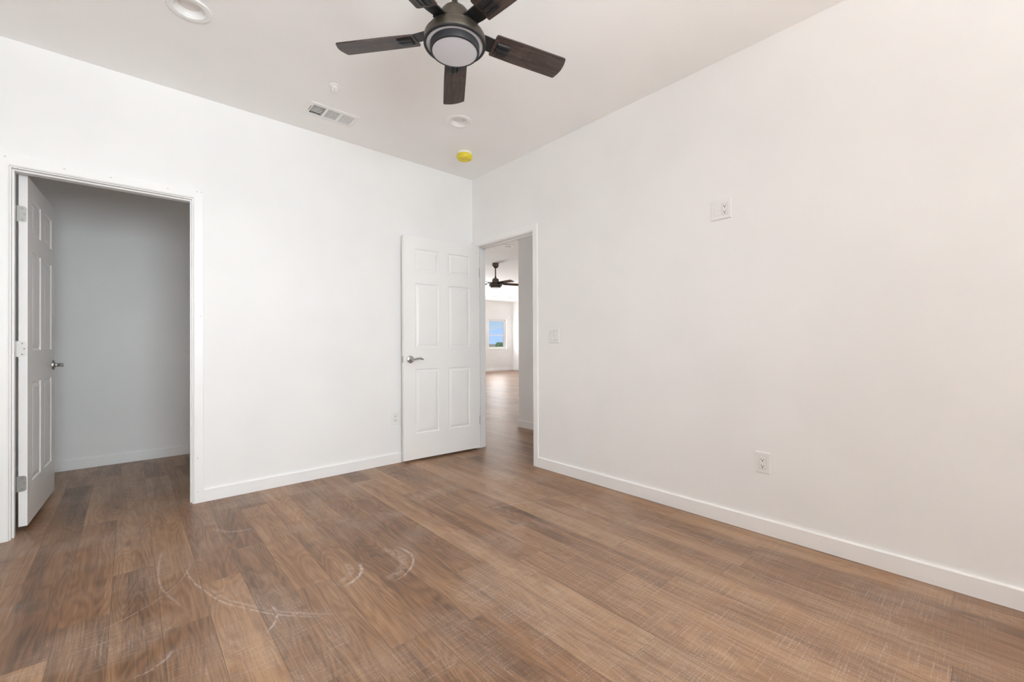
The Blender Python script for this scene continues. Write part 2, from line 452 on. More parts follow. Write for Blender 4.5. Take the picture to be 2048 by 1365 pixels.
# baseboards: a board with an eased top edge, run from a to b on the face whose outward normal is n
def base_run(bld, a, c, n, h=0.085, t=0.013):
    a = Vector((a[0], a[1], 0)); c = Vector((c[0], c[1], 0)); n = Vector((n[0], n[1], 0))
    prof = [(0, 0), (t, 0), (t, h - 0.005), (t - 0.004, h), (0, h)]
    vs = [tuple(a + n * p + Vector((0, 0, q))) for p, q in prof] + [tuple(c + n * p + Vector((0, 0, q))) for p, q in prof]
    k = len(prof)
    bld.add(vs, [tuple(range(k)), tuple(range(k, 2 * k))] + [(i, (i + 1) % k, k + (i + 1) % k, k + i) for i in range(k)])


def baseboard(name, runs, label):
    b = MB()
    for r_ in runs: base_run(b, *r_)
    return tag(b.build(name, M['trim']), label, 'baseboard', kind='structure')


CASW = 0.0575; REV = 0.005
cxa, cxb = CX0 - REV - CASW, CX1 + REV + CASW
dya, dyb = DY0 + REV + CASW, DY1 - REV - CASW
baseboard('baseboard_left', [((XW, 0), (cxa, 0), (0, -1)), ((cxb, 0), (0, 0), (0, -1))], 'white baseboard along the left wall')
baseboard('baseboard_right', [((0, dyb), (0, YW), (-1, 0))], 'long white baseboard along the right wall')
baseboard('baseboard_closet', [((-3.60, CB), (-1.57, CB), (0, -1)), ((-3.60, T), (-3.60, CB), (1, 0)), ((-1.57, T), (-1.57, CB), (-1, 0))], 'white baseboard inside the closet')
baseboard('baseboard_hall', [((1.085, -2.5), (1.085, 0.49), (-1, 0)), ((1.072, 0.49), (FX, 0.49), (0, 1))], 'white baseboard on the shaded hall wall end')
baseboard('baseboard_far', [((-1.45, FY), (2.8, FY), (0, -1)), ((5.2, FY), (FX, FY), (0, -1)), ((FX, 0.49), (FX, FY), (-1, 0))], 'thin white baseboard in the far great room')


# ------------------------------------------------------------------ door trims
def sweep_casing(bld, P, s0, s1, ztop):
    """casing profile swept up one side, over the head and down; P(s, z, o) gives a world point, o = outward"""
    prof = [(0, 0), (0, 0.006), (0.003, 0.010), (0.009, 0.0125), (0.054, 0.0125), (CASW, 0.010), (CASW, 0)]
    sg = 1 if s1 > s0 else -1
    k = len(prof); rings = []
    rings.append([P(s0 - sg * d, 0, o) for d, o in prof])
    rings.append([P(s0 - sg * d, ztop + d, o) for d, o in prof])
    rings.append([P(s1 + sg * d, ztop + d, o) for d, o in prof])
    rings.append([P(s1 + sg * d, 0, o) for d, o in prof])
    vs = [p for r_ in rings for p in r_]; fs = [tuple(range(k)), tuple(range(3 * k, 4 * k))]
    for i in range(3):
        for j in range(k):
            j2 = (j + 1) % k; fs.append((i * k + j, i * k + j2, (i + 1) * k + j2, (i + 1) * k + j))
    bld.add(vs, fs)


def door_trim(name, P, s0, s1, stop_o, label, dents, back_casing=True):
    root = tag(empty(name), label, 'door frame', kind='structure')
    sg = 1 if s1 > s0 else -1
    b = MB(); sweep_casing(b, P, s0 - sg * REV, s1 + sg * REV, HEAD + REV); b.build('casing', M['trim'], root)
    if back_casing:
        b = MB(); sweep_casing(b, lambda s, z, o: P(s, z, -T - o), s0 - sg * REV, s1 + sg * REV, HEAD + REV); b.build('casing', M['trim'], root)

    def pbox(bld, sa, sb, za, zb, oa, ob):
        vs = [P(s, z, o) for o in (oa, ob) for s, z in ((sa, za), (sb, za), (sb, zb), (sa, zb))]
        bld.add(vs, [(0, 1, 2, 3), (4, 7, 6, 5), (0, 4, 5, 1), (1, 5, 6, 2), (2, 6, 7, 3), (3, 7, 4, 0)])
    b = MB(); pbox(b, s0 - sg * RO, s0, 0, HEAD + RO, 0.0, -T); b.build('jamb', M['trim'], root)
    b = MB(); pbox(b, s1, s1 + sg * RO, 0, HEAD + RO, 0.0, -T); b.build('jamb', M['trim'], root)
    b = MB(); pbox(b, s0, s1, HEAD, HEAD + RO, 0.0, -T); b.build('head_jamb', M['trim'], root)
    b = MB(); oa, ob = stop_o
    pbox(b, s0, s0 + sg * 0.008, 0, HEAD, oa, ob); pbox(b, s1 - sg * 0.008, s1, 0, HEAD, oa, ob); pbox(b, s0 + sg * 0.008, s1 - sg * 0.008, HEAD - 0.008, HEAD, oa, ob)
    b.build('door_stop', M['trim'], root)
    for s, z in dents:
        b = MB(); vs = []
        for q in range(8):
            a = 2 * PI * q / 8; vs.append(P(s + 0.0042 * math.cos(a), z + 0.0032 * math.sin(a), 0.0127))
        c0 = P(s, z, 0.0122); vs.append(c0)
        b.add(vs, [(q, (q + 1) % 8, 8) for q in range(8)]); b.build('nail_dent', M['dent'], root)
    return root, pbox


PL = lambda s, z, o: (s, -o, z)         # left wall: s runs along x, outward is -y
PR = lambda s, z, o: (-o, s, z)         # right wall: s runs along y, outward is -x
door_trim('trim_1', PL, CX0, CX1, (-0.030, -0.066), 'white door frame around the closet opening',
          [(-3.128, 2.082), (-2.905, 2.073), (-2.71, 2.073), (-2.44, 2.071), (-2.287, 2.085), (-2.262, 2.086), (-2.268, 1.25), (-2.285, 0.30), (-2.285, 0.075)])
tr2, pbx = door_trim('trim_2', PR, DY0, DY1, (-0.045, -0.08), 'white door frame around the bedroom doorway in the right wall', [(-0.93, 1.5)])
b = MB(); pbx(b, DY1 + 0.0, DY1 + 0.0015, 0.893, 0.951, -0.008, -0.034); b.build('strike_plate', M['nickel'], tr2)


# ------------------------------------------------------------------ six panel doors
def slab_mesh(wd, ht, t, y0):
    """slab from x=0..wd, z=0..ht, y=y0..y0+t with six raised panels on both faces"""
    b = MB()
    st = wd * 0.141; pw = (wd - 2 * st - wd * 0.123) / 2
    xs = [0, st, st + pw, wd - st - pw, wd - st, wd]
    zs = [0, 0.229, 0.812, 1.003, 1.588, 1.697, 1.899, ht]
    for y, sg in ((y0, -1), (y0 + t, 1)):
        for i in range(5):
            for j in range(7):
                x0, x1, z0, z1 = xs[i], xs[i + 1], zs[j], zs[j + 1]
                if i in (1, 3) and j in (1, 3, 5):
                    loops = [(0, 0), (0.005, -0.0065), (0.013, -0.0075), (0.034, -0.0015), (0.037, -0.0012)]
                    vs = []
                    for d, o in loops:
                        yy = y + sg * o
                        vs += [(x0 + d, yy, z0 + d), (x1 - d, yy, z0 + d), (x1 - d, yy, z1 - d), (x0 + d, yy, z1 - d)]
                    fs = []
                    for q in range(len(loops) - 1):
                        for e_ in range(4): fs.append((4 * q + e_, 4 * q + (e_ + 1) % 4, 4 * q + 4 + (e_ + 1) % 4, 4 * q + 4 + e_))
                    k = 4 * (len(loops) - 1); fs.append((k, k + 1, k + 2, k + 3))
                    b.add(vs, fs)
                else:
                    b.add([(x0, y, z0), (x1, y, z0), (x1, y, z1), (x0, y, z1)], [(0, 1, 2, 3)])
    ya, yb = y0, y0 + t
    for i in range(5):
        for z in (0, ht): b.add([(xs[i], ya, z), (xs[i + 1], ya, z), (xs[i + 1], yb, z), (xs[i], yb, z)], [(0, 1, 2, 3)])
    for j in range(7):
        for x in (0, wd): b.add([(x, ya, zs[j]), (x, yb, zs[j]), (x, yb, zs[j + 1]), (x, ya, zs[j + 1])], [(0, 1, 2, 3)])
    return b


def weld(o):
    import bmesh
    bm = bmesh.new(); bm.from_mesh(o.data); bmesh.ops.remove_doubles(bm, verts=bm.verts, dist=1e-5)
    bmesh.ops.recalc_face_normals(bm, faces=bm.faces); bm.to_mesh(o.data); bm.free()


def lever(parent, x, z, y, sg, reach=0.052, ln=0.112):
    """lever set on the face at y, outward sg, lever pointing to -x"""
    root = MB()
    root.T = Matrix.Translation((x, y, z)) @ Matrix.Rotation(-sg * PI / 2, 4, 'X')
    root.lathe([(0.0335, 0), (0.0335, 0.004), (0.031, 0.009), (0.022, 0.013), (0.014, 0.015)], 36)
    hd = root.build('door_handle', M['nickel'], parent, 35)
    n = MB(); n.T = Matrix.Translation((x, y, z)) @ Matrix.Rotation(-sg * PI / 2, 4, 'X')
    n.lathe([(0.0125, 0.014), (0.011, 0.022), (0.0125, reach - 0.012), (0.014, reach)], 24)
    n.lathe([(0.0045, reach), (0.0045, reach + 0.0015)], 12)
    n.build('handle_neck', M['nickel'], hd, 35)
    l = MB(); pts = []; rad = []
    for i in range(15):
        t = i / 14
        pts.append((x - 0.004 - ln * t, y + sg * (reach - 0.010 + 0.006 * math.sin(t * PI) - 0.006 * t), z + 0.001 + 0.010 * math.sin(t * PI * 1.35 - 0.55) * (0.25 + t)))
        rad.append(0.0115 - 0.0045 * t + 0.002 * math.sin(t * PI) - (0.0045 if i == 14 else 0))
    l.tube(pts, rad, 14, 0.72)
    l.build('lever', M['nickel'], hd, 50)
    return hd


def round_leaf(bld, T4, wdt, ht, th, r=0.014):
    """hinge leaf: plate from x=0..wdt with two rounded corners at the far edge"""
    poly = [(0, -ht / 2)]
    for k in range(7): a = -PI / 2 + PI / 2 * k / 6; poly.append((wdt - r + r * math.cos(a), -ht / 2 + r + r * math.sin(a)))
    for k in range(7): a = PI / 2 * k / 6; poly.append((wdt - r + r * math.cos(a), ht / 2 - r + r * math.sin(a)))
    poly.append((0, ht / 2))
    bld.T = T4; bld.prism(poly, 0, th)


def door(name, label, hinge, end, zb, ht, wd, t, y0, hz, handle_sides, hinge_build):
    d = Vector((end[0] - hinge[0], end[1] - hinge[1])); ang = math.atan2(d.y, d.x)
    root = tag(empty(name, (hinge[0], hinge[1], 0), ang), label, 'door', kind='structure')
    so = slab_mesh(wd, ht, t, y0).build('door_panel', M['door'], root); weld(so); so.location = (0, 0, zb)
    for sg, reach, ln in handle_sides:
        lever(root, wd - 0.062, 0.921, y0 + t if sg > 0 else y0, sg, reach, ln)
    b = MB(); b.box((wd - 0.0005, y0 + t / 2 - 0.0125, 0.921 - 0.029), (wd + 0.0012, y0 + t / 2 + 0.0125, 0.921 + 0.029))
    lt = b.build('latch_plate', M['nickel'], root)
    b = MB(); b.prism([(wd, y0 + t / 2 - 0.006), (wd + 0.010, y0 + t / 2 + 0.004), (wd + 0.010, y0 + t / 2 + 0.006), (wd, y0 + t / 2 + 0.006)], 0.912, 0.930)
    b.build('latch_bolt', M['nickel'], lt)
    for i, z in enumerate(hz): hinge_build(root, z, i)
    return root


# closet door: swung into the closet on the left jamb, hinge edge with leaves facing the room
def closet_hinge(root, z, i):
    painted = i == 1
    b = MB()
    # leaf lies on the slab edge (x=0 plane, facing -x local) and bridges the gap to the knuckle
    T4 = Matrix.Translation((0.0006, 0.0435, z)) @ Matrix(((0, 0, -1, 0), (-1, 0, 0, 0), (0, 1, 0, 0), (0, 0, 0, 1)))
    round_leaf(b, T4, 0.040, 0.089, 0.0024)
    h = b.build('hinge', M['hinge_paint'] if painted else M['hinge_nickel'], root, label='hinge leaf painted over white' if painted else 'bare steel hinge leaf')
    b = MB(); b.T = Matrix.Translation((-0.0005, 0.0475, z)); b.lathe([(0.0062, -0.0445), (0.0062, 0.0445)], 16); b.build('knuckle', M['hinge_paint'] if painted else M['hinge_nickel'], h, 40)
    for sy, szz in ((0.021, 0.031), (0.013, 0.0), (0.021, -0.031)):
        b = MB(); b.T = Matrix.Translation((-0.0016, sy, z + szz)) @ Matrix.Rotation(-PI / 2, 4, 'Y'); b.lathe([(0.0042, 0), (0.0036, 0.0009)], 12)
        b.build('screw', M['screw'], h)


door('door_1', 'white six panel closet door standing open into the closet', (-3.062, 0.1255), (-3.0266, 0.9085), 0.028, 2.005, 0.784, 0.035, 0.0,
     (1.81, 1.039, 0.271), ((-1, 0.052, 0.110), (1, 0.052, 0.110)), closet_hinge)


# bedroom door: opened past square, lying near the left wall
def bed_hinge(root, z, i):
    painted = i == 1
    b = MB(); b.box((-0.0035, -0.0345, z - 0.043), (-0.0008, 0.0018, z + 0.043))
    h = b.build('hinge', M['hinge_paint'] if painted else M['hinge_nickel'], root, label='hinge painted over white' if painted else 'bare steel hinge')
    b = MB(); b.T = Matrix.Translation((-0.004, -0.041, z)); b.lathe([(0.0062, -0.043), (0.0062, 0.043)], 16); b.build('knuckle', M['hinge_paint'] if painted else M['hinge_nickel'], h, 40)


def bedroom_door():
    root = door('door_2', 'white six panel bedroom door with nickel lever, opened back towards the left wall', (-0.001, -0.115), (-0.811, -0.075), 0.020, 2.008, 0.811, 0.035, -0.035,
                (1.772, 1.035, 0.296), ((1, 0.052, 0.112),), bed_hinge)
    b = MB(); b.T = Matrix.Translation((0.811 - 0.062, -0.035, 0.921)) @ Matrix.Rotation(PI / 2, 4, 'X')
    b.lathe([(0.0335, 0), (0.0335, 0.004), (0.030, 0.009), (0.015, 0.014), (0.0125, 0.026)], 32); b.build('door_handle', M['nickel'], root, 35)


bedroom_door()


# ------------------------------------------------------------------ wall devices
def face_root(name, loc, facing):
    """Empty whose local x runs along the wall, local y up, local z out of the wall"""
    o = empty(name, loc)
    n = Vector(facing); up = Vector((0, 0, 1)); x = up.cross(n)
    o.rotation_euler = Matrix((x, up, n)).transposed().to_euler()
    return o


def duplex(root, cx):
    b = MB(); b.bevbox((cx - 0.0165, -0.0335, 0.0052), (cx + 0.0165, 0.0335, 0.0078), 0.0012); rc = b.build('receptacle', M['plastic'], root)
    b = MB()
    for x0, x1, y0, y1 in ((cx - 0.0178, cx - 0.0165, -0.0345, 0.0345), (cx + 0.0165, cx + 0.0178, -0.0345, 0.0345), (cx - 0.0178, cx + 0.0178, -0.0347, -0.0335), (cx - 0.0178, cx + 0.0178, 0.0335, 0.0347)):
        b.box((x0, y0, 0.0052), (x1, y1, 0.0059))
    b.build('seam', M['gap'], rc)
    for oy in (0.0185, -0.0165):
        b = MB()
        b.box((cx - 0.0076, oy - 0.003, 0.0075), (cx - 0.0050, oy + 0.0055, 0.0081))
        b.box((cx + 0.0050, oy - 0.002, 0.0075), (cx + 0.0074, oy + 0.0050, 0.0081))
        b.T = Matrix.Translation((cx, oy - 0.0075, 0.0075)); b.lathe([(0.0035, 0), (0.0035, 0.0006)], 12)
        b.build('slot', M['slot'], rc)


def plate(root, wd, ht=0.1165):
    b = MB(); b.bevbox((-wd / 2, -ht / 2, 0.0003), (wd / 2, ht / 2, 0.0056), 0.0032); return b.build('wall_plate', M['plastic'], root)


def screws(root, xs_):
    for x in xs_:
        for y in (-0.048, 0.048):
            b = MB(); b.T = Matrix.Translation((x, y, 0.0054)); b.lathe([(0.0032, 0), (0.0026, 0.0008)], 12); b.build('screw', M['plastic'], root)


o = face_root('wall_outlet', (0, -2.697, 0.392), (-1, 0, 0)); plate(o, 0.0735); duplex(o, 0); screws(o, (0,))
tag(o, 'white duplex outlet low on the right wall above the baseboard', 'outlet', 'white wall outlets')
o = face_root('wall_outlet', (-0.857, 0, 0.400), (0, -1, 0)); plate(o, 0.0735); duplex(o, 0); screws(o, (0,))
tag(o, 'white duplex outlet low on the left wall beside the open bedroom door', 'outlet', 'white wall outlets')
o = face_root('wall_outlet', (0, -2.481, 1.846), (-1, 0, 0)); plate(o, 0.118); duplex(o, 0.023)
b = MB(); b.bevbox((-0.023 - 0.0165, -0.0335, 0.0052), (-0.023 + 0.0165, 0.0335, 0.0070), 0.0012); b.build('blank_insert', M['plastic'], o); screws(o, (-0.023, 0.023))
tag(o, 'wide white two-gang plate with blank half and outlet, high on the right wall', 'outlet', 'white wall outlets')
o = face_root('light_switch', (0, -1.131, 1.120), (-1, 0, 0)); plate(o, 0.118); screws(o, (-0.023, 0.023))
for cx in (-0.023, 0.023):
    b = MB(); b.add([(cx - 0.0165, -0.0335, 0.0052), (cx + 0.0165, -0.0335, 0.0052), (cx + 0.0165, 0.0335, 0.0052), (cx - 0.0165, 0.0335, 0.0052),
                     (cx - 0.0155, -0.0325, 0.0100), (cx + 0.0155, -0.0325, 0.0100), (cx + 0.0155, 0.0, 0.0072), (cx - 0.0155, 0.0, 0.0072), (cx + 0.0155, 0.0325, 0.0066), (cx - 0.0155, 0.0325, 0.0066)],
                    [(0, 3, 2, 1), (4, 5, 6, 7), (7, 6, 8, 9), (0, 1, 5, 4), (2, 3, 9, 8), (1, 2, 8, 6, 5), (3, 0, 4, 7, 9)])
    rk = b.build('rocker', M['plastic'], o)
    b = MB()
    for x0, x1, y0, y1 in ((cx - 0.0180, cx - 0.0165, -0.0345, 0.0345), (cx + 0.0165, cx + 0.0180, -0.0345, 0.0345), (cx - 0.0180, cx + 0.0180, -0.0348, -0.0335), (cx - 0.0180, cx + 0.0180, 0.0335, 0.0348)):
        b.box((x0, y0, 0.0052), (x1, y1, 0.0058))
    b.build('seam', M['gap'], rk)
tag(o, 'white two-gang rocker light switch beside the bedroom doorway', 'light switch')


# ------------------------------------------------------------------ ceiling devices
def can_light(loc, label, r0=0.094):
    o = tag(empty('recessed_light', (loc[0], loc[1], H)), label, 'ceiling light', 'recessed ceiling lights')
    k = r0 / 0.094
    b = MB(); b.lathe([(r0, 0.0), (r0, -0.004), (r0 - 0.003, -0.0075), (0.068 * k, -0.009), (0.0655 * k, -0.0075), (0.0655 * k, 0.0)], 64, False, False); b.build('trim_ring', M['plastic'], o, 40)
    b = MB(); b.lathe([(0.0655 * k, -0.0075), (0.058 * k, 0.006), (0.0480 * k, 0.020)], 64, False, False); b.build('baffle', M['plastic'], o, 40)
    b = MB(); b.lathe([(0.0480 * k, 0.020), (0.030, 0.0185), (0.001, 0.018)], 64, False, True); b.build('lens', M['canlens'], o, 40)
    b = MB(); b.lathe([(0.0665 * k, -0.002), (0.0665 * k, 0.012), (0.055, 0.05), (0.001, 0.05)], 32, False, True); b.build('housing', M['plastic'], o, 40)
    return o


can_light(CANS[0], 'white recessed ceiling light at the upper left, far from the fan')
can_light(CANS[1], 'white recessed ceiling light between the fan and the yellow covered detector')
can_light(CANS2[0], 'small recessed ceiling light seen at the top of the bedroom doorway')
can_light(CANS2[1], 'tiny recessed ceiling light above the far room corner right of the small window')

# supply registers
def fbox(bld, x0, x1, y0, y1, z0=-0.006, z1=-0.002): bld.box((x0, y0, z0), (x1, y1, z1))


def louvre(bld, x0, x1, y0, y1, n, along_x, tilt=35, wd=0.010, z=-0.002):
    for i in range(n):
        t = (i + 0.5) / n
        if along_x:
            bld.T = Matrix.Translation(((x0 + x1) / 2, y0 + (y1 - y0) * t, z)) @ Matrix.Rotation(R(tilt), 4, 'X'); hx, hy = (x1 - x0) / 2, wd / 2
        else:
            bld.T = Matrix.Translation((x0 + (x1 - x0) * t, (y0 + y1) / 2, z)) @ Matrix.Rotation(R(tilt), 4, 'Y'); hx, hy = wd / 2, (y1 - y0) / 2
        bld.box((-hx, -hy, -0.0006), (hx, hy, 0.0006))


def air_vent(loc, label):
    o = tag(empty('air_vent', (loc[0], loc[1], H)), label, 'air vent', 'ceiling air registers')
    fw, fd = 0.174, 0.100
    b = MB()
    ix = [-0.141, -0.057, -0.0405, 0.0425, 0.0605, 0.144]; iy = [-0.066, 0.061]
    fbox(b, -fw + 0.006, fw - 0.006, -fd + 0.006, iy[0]); fbox(b, -fw + 0.006, fw - 0.006, iy[1], fd - 0.006)
    fbox(b, -fw + 0.006, ix[0], iy[0], iy[1]); fbox(b, ix[1], ix[2], iy[0], iy[1]); fbox(b, ix[3], ix[4], iy[0], iy[1]); fbox(b, ix[5], fw - 0.006, iy[0], iy[1])
    vs = [(-fw, -fd, 0), (fw, -fd, 0), (fw, fd, 0), (-fw, fd, 0), (-fw + 0.006, -fd + 0.006, -0.006), (fw - 0.006, -fd + 0.006, -0.006), (fw - 0.006, fd - 0.006, -0.006), (-fw + 0.006, fd - 0.006, -0.006)]
    b.add(vs, [(0, 1, 5, 4), (1, 2, 6, 5), (2, 3, 7, 6), (3, 0, 4, 7)])     # sloped outer flange
    b.build('frame', M['plastic'], o)
    b = MB(); louvre(b, ix[2], ix[3], iy[0], iy[1], 12, True, 8, 0.0066, -0.003); b.build('louver_bank', M['plastic'], o)
    b = MB(); louvre(b, ix[4], ix[5], iy[0], iy[1], 8, False, 18, 0.0074, -0.003); b.build('louver_bank', M['plastic'], o)
    b = MB(); louvre(b, ix[0], ix[1], iy[0], iy[1], 8, False, -75, 0.0060, -0.003); b.build('louver_bank', M['plastic'], o)
    b = MB(); louvre(b, ix[0] - 0.004, ix[1], iy[0], iy[1], 5, True, -14, 0.0125, 0.009); b.build('damper', M['plastic'], o)
    b = MB(); b.box((-0.153, -0.040, -0.0075), (-0.1505, 0.020, -0.0058)); b.build('dark_slot_strip', M['slot'], o)  # black strip standing in for the shade inside an open slot
    b = MB()
    b.add([(-0.149, -0.071, 0.0), (0.149, -0.071, 0.0), (0.149, 0.071, 0.0), (-0.149, 0.071, 0.0), (-0.149, -0.071, 0.10), (0.149, -0.071, 0.10), (0.149, 0.071, 0.10), (-0.149, 0.071, 0.10)],
          [(4, 5, 6, 7), (0, 1, 5, 4), (1, 2, 6, 5), (2, 3, 7, 6), (3, 0, 4, 7)]); b.build('duct', M['duct'], o)


air_vent(VENT, 'white three-section air register in the ceiling above the left wall')
air_vent(VENT2, 'tiny distant air register in the great room ceiling above the small window')


# fire sprinkler heads
def sprinkler(loc, label):
    o = tag(empty('sprinkler_head', (loc[0], loc[1], H)), label, 'sprinkler', 'ceiling sprinkler heads')
    b = MB(); b.lathe([(0.030, 0), (0.0295, -0.003), (0.026, -0.006), (0.018, -0.008), (0.013, -0.008)], 40, False, True); b.build('escutcheon', M['plastic'], o, 40)
    b = MB(); b.lathe([(0.0165, -0.007), (0.0155, -0.018), (0.010, -0.022)], 24, False, True); b.build('body', M['plastic'], o, 40)
    b = MB()
    for sg in (-1, 1): b.tube([(sg * 0.011, 0, -0.016), (sg * 0.013, 0, -0.026), (sg * 0.008, 0, -0.036), (0, 0, -0.040)], [0.0026] * 4, 8)
    b.build('yoke', M['plastic'], o, 40)
    b = MB(); b.lathe([(0.004, -0.038), (0.0185, -0.0405), (0.0185, -0.0425), (0.004, -0.044)], 24, True, True); b.build('deflector', M['plastic'], o, 40)


sprinkler((-1.632, -0.728), 'small white sprinkler head on the ceiling near the air register and fan')
sprinkler((7.25, 7.72), 'tiny distant sprinkler head on the great room ceiling, beyond the far fan')

# smoke detector in its yellow dust cover
o = tag(empty('smoke_detector', (-0.425, -0.468, H)), 'round smoke detector in a bright yellow dust cover near the ceiling corner', 'smoke detector')
b = MB(); b.lathe([(0.066, 0), (0.066, -0.016), (0.063, -0.019), (0.05, -0.019)], 48, False, True); b.build('base', M['plastic'], o, 40)
b = MB(); b.lathe([(0.062, -0.014), (0.068, -0.020), (0.0695, -0.034), (0.066, -0.047), (0.058, -0.056), (0.046, -0.060), (0.040, -0.056), (0.022, -0.055), (0.008, -0.057), (0.001, -0.057)], 48, False, True)
for i, v in enumerate(b.v):
    a = math.atan2(v[1], v[0]); k = 1 + 0.025 * math.sin(7 * a + v[2] * 90) + 0.015 * math.sin(13 * a)
    b.v[i] = (v[0] * k, v[1] * k, v[2] + 0.0015 * math.sin(9 * a))
b.build('dust_cover', M['yellow'], o, 60)


# ------------------------------------------------------------------ ceiling fans
def fan(loc, drop, ang0, label, rod_low):
    """drop: ceiling to blade plane"""
    o = tag(empty('ceiling_fan', (loc[0], loc[1], H)), label, 'ceiling fan', 'bronze five-blade ceiling fans')
    zb = -drop
    top = zb + 0.112           # top of the motor dome
    b = MB(); b.lathe([(0.068, 0), (0.068, -0.022), (0.060, -0.046), (0.038, -0.064), (0.016, -0.070)] if drop < 0.36 else
                      [(0.068, 0), (0.068, -0.050), (0.062, -0.075), (0.040, -0.096), (0.016, -0.104)], 40, False, True); b.build('canopy', M['bronze'], o, 40)
    b = MB(); b.lathe([(0.0128, -0.05), (0.0128, top - 0.002)], 24); b.build('downrod', M['bronze'], o, 40)
    b = MB(); b.lathe([(0.0135, top + rod_low), (0.0215, top + 0.012), (0.0245, top + 0.002), (0.0245, top - 0.006)], 28, True, False); b.build('coupling', M['bronze'], o, 40)
    b = MB(); b.lathe([(0.022, top), (0.040, top - 0.003), (0.054, top - 0.011), (0.0635, top - 0.024), (0.0685, top - 0.040), (0.070, top - 0.056), (0.072, zb + 0.012),
                       (0.114, zb + 0.008), (0.118, zb + 0.004), (0.119, zb - 0.008), (0.1215, zb - 0.010), (0.1315, zb - 0.014), (0.1345, zb - 0.020), (0.1355, zb - 0.044), (0.1345, zb - 0.048)], 72, True, False)
    mh = b.build('motor_housing', M['bronze'], o, 32)
    b = MB(); b.lathe([(0.1345, zb - 0.048), (0.1355, zb - 0.051), (0.133, zb - 0.0535), (0.1235, zb - 0.0535), (0.1235, zb - 0.049)], 72, False, False); b.build('rim', M['rim'], o, 32)
    b = MB(); b.lathe([(0.1245, zb - 0.0505), (0.104, zb - 0.0505)], 72, False, False); b.build('light_ring', M['lens'], o, 40)
    b = MB(); b.lathe([(0.1075, zb - 0.046), (0.1075, zb - 0.074), (0.1055, zb - 0.080), (0.0985, zb - 0.0815), (0.0985, zb - 0.078)], 72, False, False); b.build('light_drum', M['rim'], o, 32)
    b = MB(); b.lathe([(0.0990, zb - 0.0795), (0.070, zb - 0.0815), (0.035, zb - 0.0825), (0.001, zb - 0.0828)], 72, False, True); b.build('diffuser', M['lens'], o, 60)
    pitch = R(-13.3)
    for k in range(5):
        a = ang0 + k * 2 * PI / 5
        Tb = Matrix.Translation((0, 0, zb)) @ Matrix.Rotation(a, 4, 'Z') @ Matrix.Rotation(pitch, 4, 'X')
        # blade outline: slightly skewed ends, bowed tip
        ol = [(0.183, -0.061), (0.186, -0.063), (0.300, -0.0635)]
        ol += [(0.530, -0.0615), (0.5415, -0.0595)]
        for i in range(1, 8):
            t = i / 8; ol.append((0.5420 + (0.5385 - 0.5420) * t + 0.0125 * math.sin(PI * t), -0.0595 + 0.116 * t))
        ol += [(0.5375, 0.0565), (0.530, 0.0575), (0.300, 0.0515), (0.183, 0.0455), (0.1795, 0.042), (0.1795, -0.055)]
        b = MB(); b.prism(ol, -0.003, 0.003)
        bl = b.build('blade', M['walnut'], o); bl.matrix_local = Tb
        # ridged bracket cover under the blade root
        b = MB()
        prof = [(-0.031, 0.003), (-0.027, 0.009), (-0.015, 0.011), (-0.013, 0.0065), (-0.009, 0.0065), (-0.007, 0.013), (0.007, 0.013), (0.009, 0.0065), (0.013, 0.0065), (0.015, 0.011), (0.027, 0.009), (0.031, 0.003)]
        x0, x1 = 0.196, 0.262
        n = len(prof); vs = []
        for xx, sc_ in ((x0, 0.72), (x0 + 0.006, 1), (x1 - 0.012, 1), (x1, 0.62)):
            for y_, h_ in prof: vs.append((xx, y_, -0.002 - h_ * sc_))
        fs = []
        for q in range(3):
            for i in range(n - 1): fs.append((q * n + i, q * n + i + 1, (q + 1) * n + i + 1, (q + 1) * n + i))
        fs.append(tuple(range(n))); fs.append(tuple(range(3 * n, 4 * n)))
        b.add(vs, fs); br = b.build('bracket_cover', M['black'], bl)
        # arm from the housing to the blade
        b = MB()
        ap = [(0.095, 0.012, 0.030), (0.118, 0.013, 0.032), (0.150, 0.008, 0.034), (0.180, 0.0045, 0.034), (0.225, 0.0042, 0.030), (0.240, 0.0040, 0.020)]
        vs = []
        for xx, zz, hw in ap: vs += [(xx, -hw, zz - 0.003), (xx, hw, zz - 0.003), (xx, hw, zz + 0.003), (xx, -hw, zz + 0.003)]
        fs = [(0, 1, 2, 3), tuple(4 * (len(ap) - 1) + i for i in range(4))]
        for q in range(len(ap) - 1):
            for i in range(4): fs.append((4 * q + i, 4 * q + (i + 1) % 4, 4 * q + 4 + (i + 1) % 4, 4 * q + 4 + i))
        b.add(vs, fs)
        b.box((0.086, -0.036, 0.006), (0.112, 0.036, 0.017))
        am = b.build('blade_arm', M['black'], o); am.matrix_local = Tb
    return o


fan((-1.5519, -1.9874), H - 2.420, R(-15.16), 'dark bronze five-blade ceiling fan with round light, close overhead', 0.030)
fan((3.06, 3.356), 0.425, R(-91.6), 'small distant dark ceiling fan on a long rod, seen through the bedroom doorway', 0.055)


